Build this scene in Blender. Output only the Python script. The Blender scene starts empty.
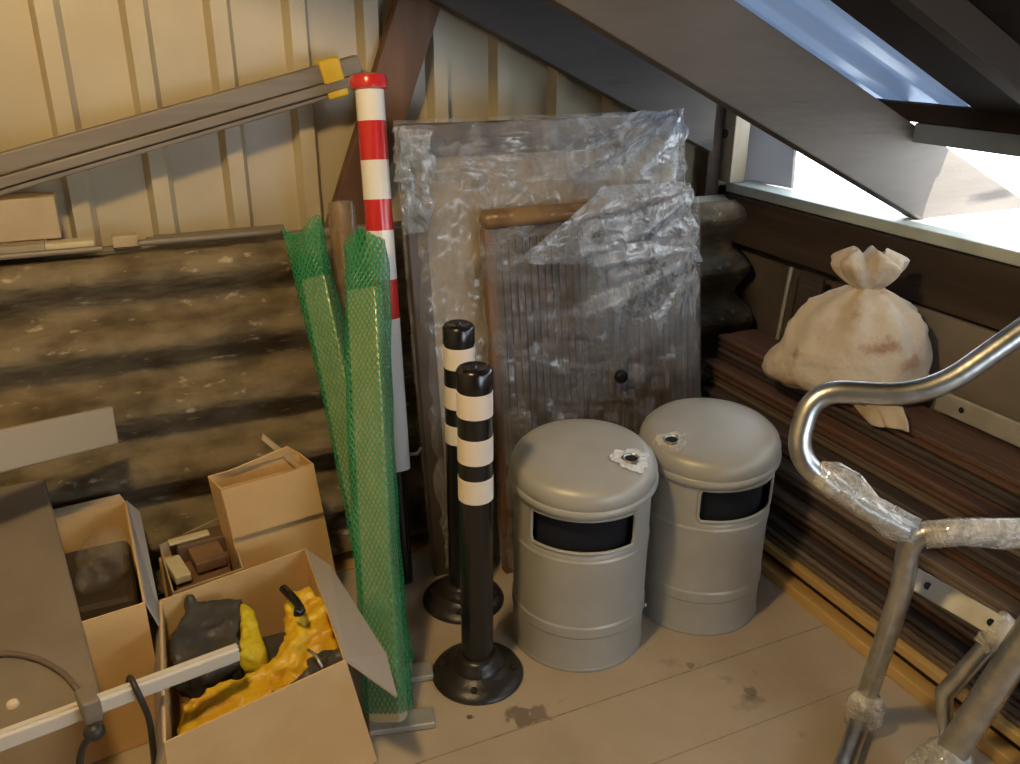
import bpy, bmesh, math, random
from mathutils import Vector, Matrix, noise
random.seed(7)
scene = bpy.context.scene
COL = scene.collection
PI = math.pi

# ------------------------------------------------------------------ camera
F = 860.0; TH = math.radians(22.3); RO = math.radians(.35); AZ = math.radians(65.4); CH = 1.5
_l = (math.sin(AZ), math.cos(AZ)); _r = (-math.cos(AZ), math.sin(AZ))
rt0 = Vector((_l[0], _r[0], 0)); fwh = Vector((_l[1], _r[1], 0)); UPZ = Vector((0, 0, 1))
FW = math.cos(TH)*fwh - math.sin(TH)*UPZ
UP0 = math.sin(TH)*fwh + math.cos(TH)*UPZ
RT = math.cos(RO)*rt0 + math.sin(RO)*UP0
UP = -math.sin(RO)*rt0 + math.cos(RO)*UP0
CAM = Vector((0, 0, CH))
cd = bpy.data.cameras.new('camera'); cam = bpy.data.objects.new('camera', cd); COL.objects.link(cam)
m = Matrix((RT, UP, -FW)).transposed().to_4x4(); m.translation = CAM
cam.matrix_world = m
cd.sensor_width = 36; cd.lens = 36*F/1020; cd.clip_start = .02
scene.camera = cam

# ------------------------------------------------------------------ world, lights, exposure
w = bpy.data.worlds.new('world'); scene.world = w; w.use_nodes = True
bg = w.node_tree.nodes['Background']
bg.inputs[0].default_value = (.86, .93, 1, 1); bg.inputs[1].default_value = 6.2
scene.view_settings.view_transform = 'Standard'
try: scene.view_settings.look = 'None'
except Exception: pass
scene.view_settings.gamma = 1; scene.view_settings.use_curve_mapping = False
scene.view_settings.exposure = 0.08
ld = bpy.data.lights.new('workshop_lamp', 'POINT'); ld.energy = 76; ld.color = (1, .72, .36); ld.shadow_soft_size = .09
lo = bpy.data.objects.new('workshop_lamp', ld); lo.location = (-.15, .95, 2.20); COL.objects.link(lo)
sd = bpy.data.lights.new('sun', 'SUN'); sd.energy = 16; sd.color = (1, .97, .92); sd.angle = .01
so = bpy.data.objects.new('sun', sd); COL.objects.link(so); so.location = (3, -1, 4)
so.rotation_euler = Vector((-.20, .62, -.76)).to_track_quat('-Z', 'Y').to_euler()
# added cool fill light behind the camera, on the right, with no real source
l2 = bpy.data.lights.new('cool_fill', 'AREA'); l2.energy = 24; l2.color = (.76, .87, 1); l2.shape = 'RECTANGLE'; l2.size = 1.1; l2.size_y = 1.0
l2o = bpy.data.objects.new('cool_fill', l2); l2o.location = (1.55, -1.3, 1.15); COL.objects.link(l2o)
l2o.rotation_euler = Vector((-.25, 1, -.05)).to_track_quat('-Z', 'Y').to_euler()

# ------------------------------------------------------------------ helpers
def ray(px, py): return FW + RT*((px-510)/F) - UP*((py-382)/F)
def at(px, py, x=None, y=None, z=None, t=None):
    """photo pixel to a point on a real plane of the room"""
    d = ray(px, py)
    if t is None:
        if x is not None: t = x/d.x
        elif y is not None: t = y/d.y
        else: t = (z-CH)/d.z
    return CAM + d*t
def zat(p, py):
    """height above ground point p that shows at image row py"""
    lo_, hi = -.5, 2.5
    for _ in range(40):
        mid = (lo_+hi)/2; v = Vector((p[0], p[1], mid))-CAM
        y = 382-F*v.dot(UP)/v.dot(FW)
        if y > py: lo_ = mid
        else: hi = mid
    return (lo_+hi)/2

def V(*a): return Vector(a)
def fbm(p, s=1.0, o=3, seed=0):
    return noise.fractal((Vector(p)*s)+V(seed*3.7, seed*1.3, seed*7.1), 1.0, 2.0, o)

class MB:
    def __init__(s): s.bm = bmesh.new(); s.uv = s.bm.loops.layers.uv.new('UVMap')
    def poly(s, pts):
        vs = [s.bm.verts.new(p) for p in pts]; return s.bm.faces.new(vs)
    def box(s, a, b):
        (x0, y0, z0), (x1, y1, z1) = a, b
        return s.hexa([(x0,y0,z0),(x1,y0,z0),(x1,y1,z0),(x0,y1,z0)], [(x0,y0,z1),(x1,y0,z1),(x1,y1,z1),(x0,y1,z1)])
    def hexa(s, lo4, hi4):
        a = [s.bm.verts.new(p) for p in lo4]; b = [s.bm.verts.new(p) for p in hi4]; n = len(a)
        s.bm.faces.new(a[::-1]); s.bm.faces.new(b)
        for i in range(n): s.bm.faces.new((a[i], a[(i+1) % n], b[(i+1) % n], b[i]))
        return s
    def prism(s, pts, off):
        off = Vector(off); return s.hexa([Vector(p) for p in pts], [Vector(p)+off for p in pts])
    def beam(s, p, q, wv, hv):
        """box from p to q; wv, hv are full width / height vectors, centred"""
        p, q, wv, hv = map(Vector, (p, q, wv, hv))
        f = lambda c: [c-wv/2-hv/2, c+wv/2-hv/2, c+wv/2+hv/2, c-wv/2+hv/2]
        return s.hexa(f(p), f(q))
    def rings(s, rings, cap=True, closed=True, vscale=1.0):
        rows = [[s.bm.verts.new(p) for p in r] for r in rings]; n = len(rows[0])
        L = 0
        Ls = [0]
        for i in range(len(rings)-1):
            L += (Vector(rings[i+1][0])-Vector(rings[i][0])).length; Ls.append(L)
        per = [0]
        for j in range(n): per.append(per[-1]+(Vector(rings[0][(j+1) % n])-Vector(rings[0][j])).length)
        for i in range(len(rows)-1):
            for j in range(n if closed else n-1):
                k = (j+1) % n
                try: f = s.bm.faces.new((rows[i][j], rows[i][k], rows[i+1][k], rows[i+1][j]))
                except ValueError: continue
                for lp, (u, v) in zip(f.loops, ((per[j], Ls[i]), (per[j+1], Ls[i]), (per[j+1], Ls[i+1]), (per[j], Ls[i+1]))):
                    lp[s.uv].uv = (u, v)
        if cap and closed:
            for r, fl in ((rows[0], True), (rows[-1], False)):
                try: s.bm.faces.new(r[::-1] if fl else r)
                except ValueError: pass
        return s
    def tube(s, pts, r, n=14, cap=True, flat=1.0):
        pts = [Vector(p) for p in pts]; rs = r if isinstance(r, (list, tuple)) else [r]*len(pts)
        out = []; ref = None
        for i, p in enumerate(pts):
            d = (pts[min(i+1, len(pts)-1)]-pts[max(i-1, 0)]).normalized()
            if ref is None:
                ref = d.orthogonal().normalized()
                if abs(d.z) > .6: ref = (V(1, 0, 0)-d*d.x).normalized()
            ref = (ref-d*ref.dot(d)).normalized(); b = d.cross(ref)
            out.append([p+(ref*math.cos(2*PI*k/n)+b*flat*math.sin(2*PI*k/n))*rs[i] for k in range(n)])
        return s.rings(out, cap)
    def lathe(s, c, prof, n=40, cap=True, axis=None):
        c = Vector(c); q = Matrix.Identity(3) if axis is None else V(0, 0, 1).rotation_difference(Vector(axis)).to_matrix()
        return s.rings([[c+q@V(r*math.cos(2*PI*k/n), r*math.sin(2*PI*k/n), z) for k in range(n)] for r, z in prof], cap)
    def grid(s, f, nu, nv, skip=None):
        vs = [[s.bm.verts.new(f(i/nu, j/nv)) for j in range(nv+1)] for i in range(nu+1)]
        for i in range(nu):
            for j in range(nv):
                if skip and skip((i+.5)/nu, (j+.5)/nv): continue
                fc = s.bm.faces.new((vs[i][j], vs[i+1][j], vs[i+1][j+1], vs[i][j+1]))
                for lp, (a, b) in zip(fc.loops, ((i, j), (i+1, j), (i+1, j+1), (i, j+1))): lp[s.uv].uv = (a/nu, b/nv)
        return s
    def ell(s, c, r, rot=(0, 0, 0), seg=16):
        M = Matrix.Translation(c) @ Matrix.Rotation(rot[2], 4, 'Z') @ Matrix.Rotation(rot[1], 4, 'Y') @ Matrix.Rotation(rot[0], 4, 'X') @ Matrix.Diagonal((*r, 1))
        bmesh.ops.create_uvsphere(s.bm, u_segments=seg, v_segments=seg//2+2, radius=1, matrix=M); return s
    def jitter(s, amp, sc, seed=0):
        for v in s.bm.verts:
            n = noise.noise_vector(v.co*sc+V(seed, seed*2, seed*3)); v.co += n*amp
        return s

def worldloc(o):
    l = Vector((0, 0, 0))
    while o: l += o.location; o = o.parent
    return l
def obj(name, mb, mat, parent=None, loc=None, smooth=None, bevel=0, solid=0, remesh=0, disp=None, weld=False):
    bm = mb.bm
    if weld: bmesh.ops.remove_doubles(bm, verts=bm.verts, dist=1e-5)
    bmesh.ops.recalc_face_normals(bm, faces=bm.faces)
    base = worldloc(parent) if parent else Vector((0, 0, 0))
    if loc is None:
        loc = base if parent else None
        if loc is None:
            xs = [v.co for v in bm.verts]
            loc = Vector(((min(v.x for v in xs)+max(v.x for v in xs))/2, (min(v.y for v in xs)+max(v.y for v in xs))/2, min(v.z for v in xs)))
    loc = Vector(loc)
    for v in bm.verts: v.co -= loc
    me = bpy.data.meshes.new(name); bm.to_mesh(me); bm.free()
    if smooth is not None:
        for p in me.polygons: p.use_smooth = True
        if smooth < 170:
            me.set_sharp_from_angle(angle=math.radians(smooth))
    me.materials.append(mat)
    o = bpy.data.objects.new(name, me); COL.objects.link(o)
    o.location = loc-base if parent else loc
    if parent: o.parent = parent
    if remesh:
        md = o.modifiers.new('r', 'REMESH'); md.mode = 'VOXEL'; md.voxel_size = remesh; md.use_smooth_shade = True
        md = o.modifiers.new('s', 'SMOOTH'); md.iterations = 4; md.factor = .6
    if disp:
        for (sc, st) in disp:
            tx = bpy.data.textures.new('c', 'CLOUDS'); tx.noise_scale = sc; tx.noise_depth = 3
            md = o.modifiers.new('d', 'DISPLACE'); md.texture = tx; md.strength = st; md.mid_level = .5
    if solid:
        md = o.modifiers.new('so', 'SOLIDIFY'); md.thickness = solid; md.offset = 0
    if bevel:
        md = o.modifiers.new('b', 'BEVEL'); md.width = bevel; md.segments = 2; md.limit_method = 'ANGLE'; md.angle_limit = math.radians(35)
    return o
def tag(o, label, cat=None, group=None, kind=None):
    if label: o['label'] = label
    if cat: o['category'] = cat
    if group: o['group'] = group
    if kind: o['kind'] = kind
    return o
def thing(name, loc, label, cat, group=None):
    o = bpy.data.objects.new(name, None); COL.objects.link(o); o.location = loc; o.empty_display_size = .05
    return tag(o, label, cat, group)
def struct(o): o['kind'] = 'structure'; return o

# ------------------------------------------------------------------ materials
def mat(name, col, rough=.6, metal=0, var=0, vscale=6, col2=None, ramp=(.4, .6), bump=0, bscale=40, stretch=(1, 1, 1), spec=.5, coat=0, detail=6, voro=None):
    m = bpy.data.materials.new(name); m.use_nodes = True; nt = m.node_tree; N = nt.nodes; Lk = nt.links
    b = N['Principled BSDF']; b.inputs['Base Color'].default_value = (*col, 1); b.inputs['Roughness'].default_value = rough
    b.inputs['Metallic'].default_value = metal; b.inputs['Specular IOR Level'].default_value = spec; b.inputs['Coat Weight'].default_value = coat
    tc = N.new('ShaderNodeTexCoord'); mp = N.new('ShaderNodeMapping'); mp.inputs['Scale'].default_value = stretch
    Lk.new(tc.outputs['Object'], mp.inputs['Vector'])
    if col2:
        n = N.new('ShaderNodeTexNoise'); n.inputs['Scale'].default_value = vscale; n.inputs['Detail'].default_value = detail
        r = N.new('ShaderNodeValToRGB'); r.color_ramp.elements[0].position = ramp[0]; r.color_ramp.elements[1].position = ramp[1]
        r.color_ramp.elements[0].color = (*col, 1); r.color_ramp.elements[1].color = (*col2, 1)
        Lk.new(mp.outputs[0], n.inputs['Vector']); Lk.new(n.outputs['Fac'], r.inputs[0])
        out = r.outputs[0]
        if voro:
            v = N.new('ShaderNodeTexNoise'); v.inputs['Scale'].default_value = voro[0]; v.inputs['Detail'].default_value = 4
            Lk.new(mp.outputs[0], v.inputs['Vector'])
            r2 = N.new('ShaderNodeValToRGB'); r2.color_ramp.elements[0].position = voro[1]; r2.color_ramp.elements[1].position = voro[2]
            Lk.new(v.outputs['Fac'], r2.inputs[0])
            mx = N.new('ShaderNodeMix'); mx.data_type = 'RGBA'; mx.inputs['B'].default_value = (*voro[3], 1)
            Lk.new(r2.outputs[0], mx.inputs['Factor']); Lk.new(out, mx.inputs['A']); out = mx.outputs['Result']
        Lk.new(out, b.inputs['Base Color'])
    if bump:
        n = N.new('ShaderNodeTexNoise'); n.inputs['Scale'].default_value = bscale; n.inputs['Detail'].default_value = 5
        bp = N.new('ShaderNodeBump'); bp.inputs['Strength'].default_value = bump; bp.inputs['Distance'].default_value = .01
        Lk.new(mp.outputs[0], n.inputs['Vector']); Lk.new(n.outputs['Fac'], bp.inputs['Height']); Lk.new(bp.outputs[0], b.inputs['Normal'])
    return m

def film(name, lo_=.12, hi=.75, scale=5, rough=.16, tint=(.82, .86, .9), stretch=(1, 1, 1), bump=1.0, ramp=(.45, .62), bscale=14, dist=.02, fade=False):
    """clear plastic film: part see-through, part milky where it wrinkles"""
    m = bpy.data.materials.new(name); m.use_nodes = True; nt = m.node_tree; N = nt.nodes; Lk = nt.links
    b = N['Principled BSDF']; b.inputs['Base Color'].default_value = (*tint, 1); b.inputs['Roughness'].default_value = rough
    b.inputs['Specular IOR Level'].default_value = 1; b.inputs['Coat Weight'].default_value = .8; b.inputs['Coat Roughness'].default_value = .08; b.inputs['Coat IOR'].default_value = 1.7
    o = N['Material Output']; tr = N.new('ShaderNodeBsdfTransparent'); mix = N.new('ShaderNodeMixShader')
    tc = N.new('ShaderNodeTexCoord'); mp = N.new('ShaderNodeMapping'); mp.inputs['Scale'].default_value = stretch
    Lk.new(tc.outputs['Object'], mp.inputs['Vector'])
    n = N.new('ShaderNodeTexNoise'); n.inputs['Scale'].default_value = scale; n.inputs['Detail'].default_value = 8; n.inputs['Roughness'].default_value = .65; n.inputs['Distortion'].default_value = 1.2
    r = N.new('ShaderNodeMapRange'); r.inputs['From Min'].default_value = ramp[0]; r.inputs['From Max'].default_value = ramp[1]
    r.inputs['To Min'].default_value = lo_; r.inputs['To Max'].default_value = hi
    Lk.new(mp.outputs[0], n.inputs['Vector']); Lk.new(n.outputs['Fac'], r.inputs['Value'])
    n2 = N.new('ShaderNodeTexNoise'); n2.inputs['Scale'].default_value = bscale; n2.inputs['Detail'].default_value = 6; n2.inputs['Distortion'].default_value = 2.5
    bp = N.new('ShaderNodeBump'); bp.inputs['Strength'].default_value = bump; bp.inputs['Distance'].default_value = dist
    Lk.new(mp.outputs[0], n2.inputs['Vector']); Lk.new(n2.outputs['Fac'], bp.inputs['Height']); Lk.new(bp.outputs[0], b.inputs['Normal'])
    out = r.outputs[0]
    if fade:   # the film clings flat and clear along its left and lower edges
        uv = N.new('ShaderNodeUVMap'); sp = N.new('ShaderNodeSeparateXYZ'); Lk.new(uv.outputs[0], sp.inputs[0])
        for sock, a, b_ in ((sp.outputs[0], .0, .35), (sp.outputs[1], 1.0, .6)):
            q = N.new('ShaderNodeMapRange'); q.inputs['From Min'].default_value = a; q.inputs['From Max'].default_value = b_; q.interpolation_type = 'SMOOTHSTEP'
            if a > b_: q.interpolation_type = 'LINEAR'
            Lk.new(sock, q.inputs['Value']); mu = N.new('ShaderNodeMath'); mu.operation = 'MULTIPLY'; Lk.new(out, mu.inputs[0]); Lk.new(q.outputs[0], mu.inputs[1]); out = mu.outputs[0]
    Lk.new(tr.outputs[0], mix.inputs[1]); Lk.new(b.outputs[0], mix.inputs[2]); Lk.new(out, mix.inputs[0]); Lk.new(mix.outputs[0], o.inputs['Surface'])
    return m

def netting():
    m = bpy.data.materials.new('green_net'); m.use_nodes = True; nt = m.node_tree; N = nt.nodes; Lk = nt.links
    b = N['Principled BSDF']; b.inputs['Base Color'].default_value = (.02, .26, .10, 1); b.inputs['Roughness'].default_value = .38
    o = N['Material Output']; tr = N.new('ShaderNodeBsdfTransparent'); mix = N.new('ShaderNodeMixShader')
    uv = N.new('ShaderNodeUVMap'); sp = N.new('ShaderNodeSeparateXYZ'); Lk.new(uv.outputs[0], sp.inputs[0])
    def mth(op, a, b_=None):
        n = N.new('ShaderNodeMath'); n.operation = op
        for i, q in enumerate((a, b_)):
            if q is None: continue
            if isinstance(q, (int, float)): n.inputs[i].default_value = q
            else: Lk.new(q, n.inputs[i])
        return n.outputs[0]
    u = mth('MULTIPLY', sp.outputs[0], 1/.0125); v = mth('MULTIPLY', sp.outputs[1], 1/.021)
    a = mth('SINE', mth('MULTIPLY', mth('ADD', u, v), PI)); c = mth('SINE', mth('MULTIPLY', mth('SUBTRACT', u, v), PI))
    k = mth('MINIMUM', mth('ABSOLUTE', a), mth('ABSOLUTE', c))
    f = mth('LESS_THAN', k, .50)
    f2 = mth('ADD', mth('MULTIPLY', f, .50), .30)
    bp = N.new('ShaderNodeBump'); bp.inputs['Strength'].default_value = .7; bp.inputs['Distance'].default_value = .002; bp.invert = True
    Lk.new(k, bp.inputs['Height']); Lk.new(bp.outputs[0], b.inputs['Normal'])
    Lk.new(tr.outputs[0], mix.inputs[1]); Lk.new(b.outputs[0], mix.inputs[2]); Lk.new(f2, mix.inputs[0]); Lk.new(mix.outputs[0], o.inputs['Surface'])
    return m

M = {}
M['sheet_cream'] = mat('cream_sheet_metal', (.58, .50, .34), .38, 0, col2=(.52, .44, .29), vscale=3, bump=.06, bscale=300, spec=.6)
M['floor'] = mat('screed_floor', (.48, .39, .275), .6, col2=(.38, .30, .205), vscale=3.2, ramp=(.35, .7), bump=.1, bscale=60, voro=(5.5, .66, .74, (.12, .09, .06)))
M['dark_wood'] = mat('dark_wood', (.075, .052, .038), .7, spec=.2, col2=(.04, .027, .02), vscale=7, stretch=(1, .12, 1), bump=.25)
M['brown_wood'] = mat('brown_brace_wood', (.20, .105, .055), .6, col2=(.12, .06, .032), vscale=9, stretch=(1, 1, .25), bump=.15)
M['rafter'] = mat('grey_timber', (.112, .092, .074), .65, col2=(.07, .055, .042), vscale=5, ramp=(.35, .7), stretch=(.35, 1, 1.6), bump=.2, voro=(6.5, .62, .72, (.03, .024, .02)))
M['sill'] = mat('sill_grey_green', (.42, .46, .42), .5, col2=(.34, .38, .35), vscale=6)
M['post'] = mat('pale_post_wood', (.45, .38, .27), .6, col2=(.33, .27, .18), vscale=8, stretch=(1, 1, .3))
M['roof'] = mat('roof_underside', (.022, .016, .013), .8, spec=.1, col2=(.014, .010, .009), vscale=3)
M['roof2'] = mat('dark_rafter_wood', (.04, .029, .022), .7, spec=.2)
M['lining'] = mat('dark_lining', (.13, .105, .085), .8, col2=(.08, .065, .055), vscale=4, bump=.1)
M['asbestos'] = mat('weathered_fibre_cement', (.25, .195, .115), .9, col2=(.10, .072, .038), vscale=12, ramp=(.36, .66), stretch=(.7, 1, 1.2), bump=.9, bscale=45, detail=10, voro=(26, .63, .72, (.46, .39, .25)))
M['asbestos_clean'] = mat('grey_fibre_cement', (.36, .33, .27), .85, col2=(.26, .23, .17), vscale=9, bump=.3, bscale=60)
M['galv'] = mat('galvanised_steel', (.62, .62, .60), .34, 1, col2=(.48, .48, .46), vscale=25, bump=.05, bscale=80)
M['steel_flat'] = mat('zinc_plate', (.60, .58, .52), .5, .6, col2=(.50, .48, .42), vscale=12, bump=.1)
M['bin'] = mat('silver_grey_paint', (.42, .41, .37), .40, .12, col2=(.38, .37, .33), vscale=8, bump=.04, bscale=200, spec=.5)
M['black_in'] = mat('hole_shade_black', (.006, .007, .010), .9)  # black for discs that paint the shade inside holes
M['bin_in'] = mat('inner_shade', (.004, .005, .009), .9)  # shade inside the bins put into the liner's colour
M['black_pl'] = mat('black_plastic', (.010, .009, .009), .22, spec=.6)
M['black_rub'] = mat('black_rubber', (.022, .018, .016), .36, bump=.1, bscale=120)
M['white_refl'] = mat('white_reflective_band', (.80, .70, .58), .5, bump=.05, bscale=300)
M['white_pole'] = mat('white_pole_paint', (.80, .77, .72), .25, coat=.3)
M['red_pole'] = mat('red_pole_paint', (.58, .022, .02), .25, coat=.3)
M['card'] = mat('cardboard', (.72, .49, .23), .75, col2=(.66, .43, .19), vscale=5, bump=.05, bscale=120)
M['card_pale'] = mat('pale_cardboard', (.50, .40, .26), .75, col2=(.44, .34, .21), vscale=5)
M['card_grey'] = mat('grey_printed_cardboard', (.38, .33, .28), .7)
M['yellow'] = mat('yellow_fabric', (.74, .47, .015), .38, col2=(.66, .36, .01), vscale=14, bump=1, bscale=22)
M['yellowb'] = mat('yellow_black_fabric', (.66, .37, .012), .45, col2=(.03, .025, .02), vscale=9, ramp=(.56, .60), bump=.7, bscale=35)
M['lime'] = mat('lime_yellow_strap', (.62, .50, .02), .5, bump=.5, bscale=40)
M['darkbag'] = mat('dark_grey_bag', (.045, .045, .048), .38, col2=(.07, .065, .06), vscale=9, bump=.6, bscale=30)
M['tape'] = mat('yellow_tape', (.75, .50, .03), .4, bump=.3, bscale=70)
M['trim'] = mat('grey_brown_trim', (.235, .20, .155), .5, .1, col2=(.20, .165, .13), vscale=12, stretch=(.08, 1, 3))
M['grey_plank'] = mat('light_taupe', (.34, .285, .21), .5)
M['grey_panel'] = mat('taupe_panel', (.25, .21, .165), .42, col2=(.20, .165, .125), vscale=4, bump=.03, bscale=200)
M['white_pl'] = mat('white_plastic', (.66, .60, .50), .4)
M['sack'] = mat('cream_sack_cloth', (.60, .53, .43), .85, col2=(.44, .33, .22), vscale=6, ramp=(.42, .66), bump=1, bscale=24, voro=(11, .57, .68, (.36, .23, .16)))
M['plank'] = []
for i, (c, d) in enumerate((((.17, .125, .095), (.09, .062, .045)), ((.125, .064, .042), (.075, .038, .026)), ((.075, .055, .05), (.045, .032, .028)), ((.22, .165, .13), (.12, .085, .065)))):
    M['plank'].append(mat('brown_decking', c, .6, col2=d, vscale=10, stretch=(1, .08, 3), bump=.4, bscale=60))
M['yel_wood'] = mat('yellow_pine', (.62, .40, .14), .6, col2=(.50, .31, .10), vscale=9, stretch=(1, .1, 1), bump=.15)
M['scrap'] = mat('brown_wood_scrap', (.26, .15, .075), .6, col2=(.16, .085, .04), vscale=9, bump=.1)
M['paper'] = mat('cream_paper', (.62, .54, .34), .7)
M['board_tan'] = mat('tan_board', (.46, .37, .25), .45, col2=(.36, .28, .185), vscale=4)
M['frame_dark'] = mat('dark_frame', (.085, .065, .052), .5, col2=(.06, .045, .036), vscale=6)
M['door_brown'] = mat('brown_ribbed_door', (.115, .078, .048), .5, col2=(.07, .048, .032), vscale=6, stretch=(2, 1, .3))
M['film'] = film('clear_film', .14, .60, 6, ramp=(.42, .66), stretch=(1.3, 1, .7), tint=(.42, .42, .42), rough=.14, dist=.035, bscale=11)
M['film2'] = film('milky_highlight_film', .30, .80, 7, ramp=(.36, .66), tint=(.42, .46, .52), rough=.14, stretch=(1.3, 1, .8), dist=.04, bscale=12)
M['film2f'] = film('milky_highlight_film_edge', .30, .85, 7, ramp=(.36, .64), tint=(.42, .46, .52), rough=.14, stretch=(1.3, 1, .8), dist=.04, bscale=12, fade=True)
M['film3'] = film('clear_film_thin', .12, .60, 6, ramp=(.42, .66), stretch=(1.0, 1, 1.6), tint=(.34, .35, .38), rough=.14, dist=.035, bscale=10)
M['film_tube'] = film('tube_film', .35, .9, 18, tint=(.8, .78, .72), bscale=35, dist=.008)
M['film_bag'] = film('bag_film', .05, .28, 6, tint=(.8, .75, .68), ramp=(.4, .7))
M['net'] = netting()
M['amber'] = mat('amber_wrapped_wood', (.24, .15, .075), .25, col2=(.16, .095, .045), vscale=12, bump=.5, bscale=30, coat=.5)
M['cable'] = mat('black_cable', (.03, .028, .025), .45)
M['cable_b'] = mat('brown_cable', (.16, .125, .09), .45)
M['foil'] = mat('crinkled_foil', (.85, .86, .88), .3, .25, bump=1, bscale=90)
m = bpy.data.materials.new('translucent_roof_sheet'); m.use_nodes = True
nt = m.node_tree; b = nt.nodes['Principled BSDF']; b.inputs['Base Color'].default_value = (.50, .60, .75, 1); b.inputs['Roughness'].default_value = .25
tl = nt.nodes.new('ShaderNodeBsdfTranslucent'); tl.inputs[0].default_value = (.20, .24, .30, 1)
trn = nt.nodes.new('ShaderNodeBsdfTransparent'); trn.inputs[0].default_value = (.5, .68, 1, 1)
a1 = nt.nodes.new('ShaderNodeMixShader'); a1.inputs[0].default_value = .60
a2 = nt.nodes.new('ShaderNodeMixShader'); a2.inputs[0].default_value = .0
nt.links.new(b.outputs[0], a1.inputs[1]); nt.links.new(tl.outputs[0], a1.inputs[2])
nt.links.new(a1.outputs[0], a2.inputs[1]); nt.links.new(trn.outputs[0], a2.inputs[2]); nt.links.new(a2.outputs[0], nt.nodes['Material Output'].inputs['Surface'])
M['skylight'] = m

# ------------------------------------------------------------------ room shell
X1 = 2.05; Y1 = 2.62; X0 = -1.6; Y0 = -2.6
def roofz(x): return 1.30-.465*(x-2.03)     # underside of the roof sheets
def raftlow(x): return 1.03-.465*(x-2.03)
def floor_marks(m, seams, stains):
    nt = m.node_tree; N = nt.nodes; Lk = nt.links; b = N['Principled BSDF']; src = b.inputs['Base Color'].links[0].from_socket
    g = N.new('ShaderNodeNewGeometry'); sp = N.new('ShaderNodeSeparateXYZ'); Lk.new(g.outputs['Position'], sp.inputs[0])
    nz = N.new('ShaderNodeTexNoise'); nz.inputs['Scale'].default_value = 34; Lk.new(g.outputs['Position'], nz.inputs['Vector'])
    def mth(op, a, b_=None, c=None):
        n = N.new('ShaderNodeMath'); n.operation = op
        for i, q in enumerate((a, b_, c)):
            if q is None: continue
            if isinstance(q, (int, float)): n.inputs[i].default_value = q
            else: Lk.new(q, n.inputs[i])
        return n.outputs[0]
    tot = None
    for c, r, ax in seams:
        d = mth('ABSOLUTE', mth('SUBTRACT', sp.outputs[ax], c)); k = mth('MULTIPLY', mth('LESS_THAN', d, r), mth('MULTIPLY', nz.outputs['Fac'], .9))
        tot = k if tot is None else mth('MAXIMUM', tot, k)
    for (x, y, r, s_) in stains:
        vd = N.new('ShaderNodeVectorMath'); vd.operation = 'DISTANCE'; vd.inputs[1].default_value = (x, y, 0); Lk.new(g.outputs['Position'], vd.inputs[0])
        q = mth('SUBTRACT', 1.0, mth('DIVIDE', mth('ADD', vd.outputs['Value'], mth('MULTIPLY', mth('SUBTRACT', nz.outputs['Fac'], .5), r*2.4)), r)); q2 = N.new('ShaderNodeClamp'); Lk.new(mth('MULTIPLY', q, 3.0), q2.inputs[0])
        tot = mth('MAXIMUM', tot, mth('MULTIPLY', q2.outputs[0], s_))
    mx = N.new('ShaderNodeMix'); mx.data_type = 'RGBA'; mx.inputs['B'].default_value = (.09, .065, .045, 1)
    Lk.new(tot, mx.inputs['Factor']); Lk.new(src, mx.inputs['A']); Lk.new(mx.outputs['Result'], b.inputs['Base Color'])
p1 = at(663, 680, z=0); p2 = at(820, 700, z=0)
st = [at(x, y, z=0) for x, y in ((520, 716), (538, 714), (470, 716), (748, 690), (690, 665))]
floor_marks(M['floor'], [(p1.y, .0022, 1), (p2.y, .0015, 1), (p1.y-.9, .002, 1)], [(st[0].x, st[0].y, .035, .7), (st[1].x, st[1].y, .03, .6), (st[2].x, st[2].y, .01, .9), (st[3].x, st[3].y, .02, .6), (st[4].x, st[4].y, .012, .5)])
mb = MB(); mb.box((X0-.1, Y0-.1, -.08), (X1+.1, Y1+.1, 0)); struct(obj('floor', mb, M['floor']))
# gable wall: vertical trapezoid ribs
def ribprof():
    pts = []; P = .207; x = X0-.1; first = -.113-.207*8
    k = 0; x = first
    while x < X1+.2:
        pts += [(x-.011, 0), (x+.004, -.040), (x+.046, -.040), (x+.061, 0)]; x += P
    return pts
pr = ribprof(); mb = MB()
top = lambda x: roofz(x)+.05
rows = [[V(x, Y1+d, -.05) for x, d in pr], [V(x, Y1+d, top(x)) for x, d in pr]]
mb.rings(rows, cap=False, closed=False)
mb.prism([(pr[0][0], Y1+.01, -.05), (pr[-1][0], Y1+.01, -.05), (pr[-1][0], Y1+.01, top(pr[-1][0])), (pr[0][0], Y1+.01, top(pr[0][0]))], (0, .05, 0))
struct(obj('wall_back', mb, M['sheet_cream']))
# eaves wall on the right, below the opening
mb = MB(); mb.box((X1, Y0, 0), (X1+.09, Y1, .97)); struct(obj('wall_right', mb, M['lining']))
mb = MB(); mb.box((X0-.1, Y0, 0), (X0, Y1, 3.1)); struct(obj('wall_left', mb, M['sheet_cream']))
# wall behind the camera
mb = MB(); mb.box((X0, Y0-.08, 0), (X1+.1, Y0, 3.1)); struct(obj('wall_front', mb, M['lining']))
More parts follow.
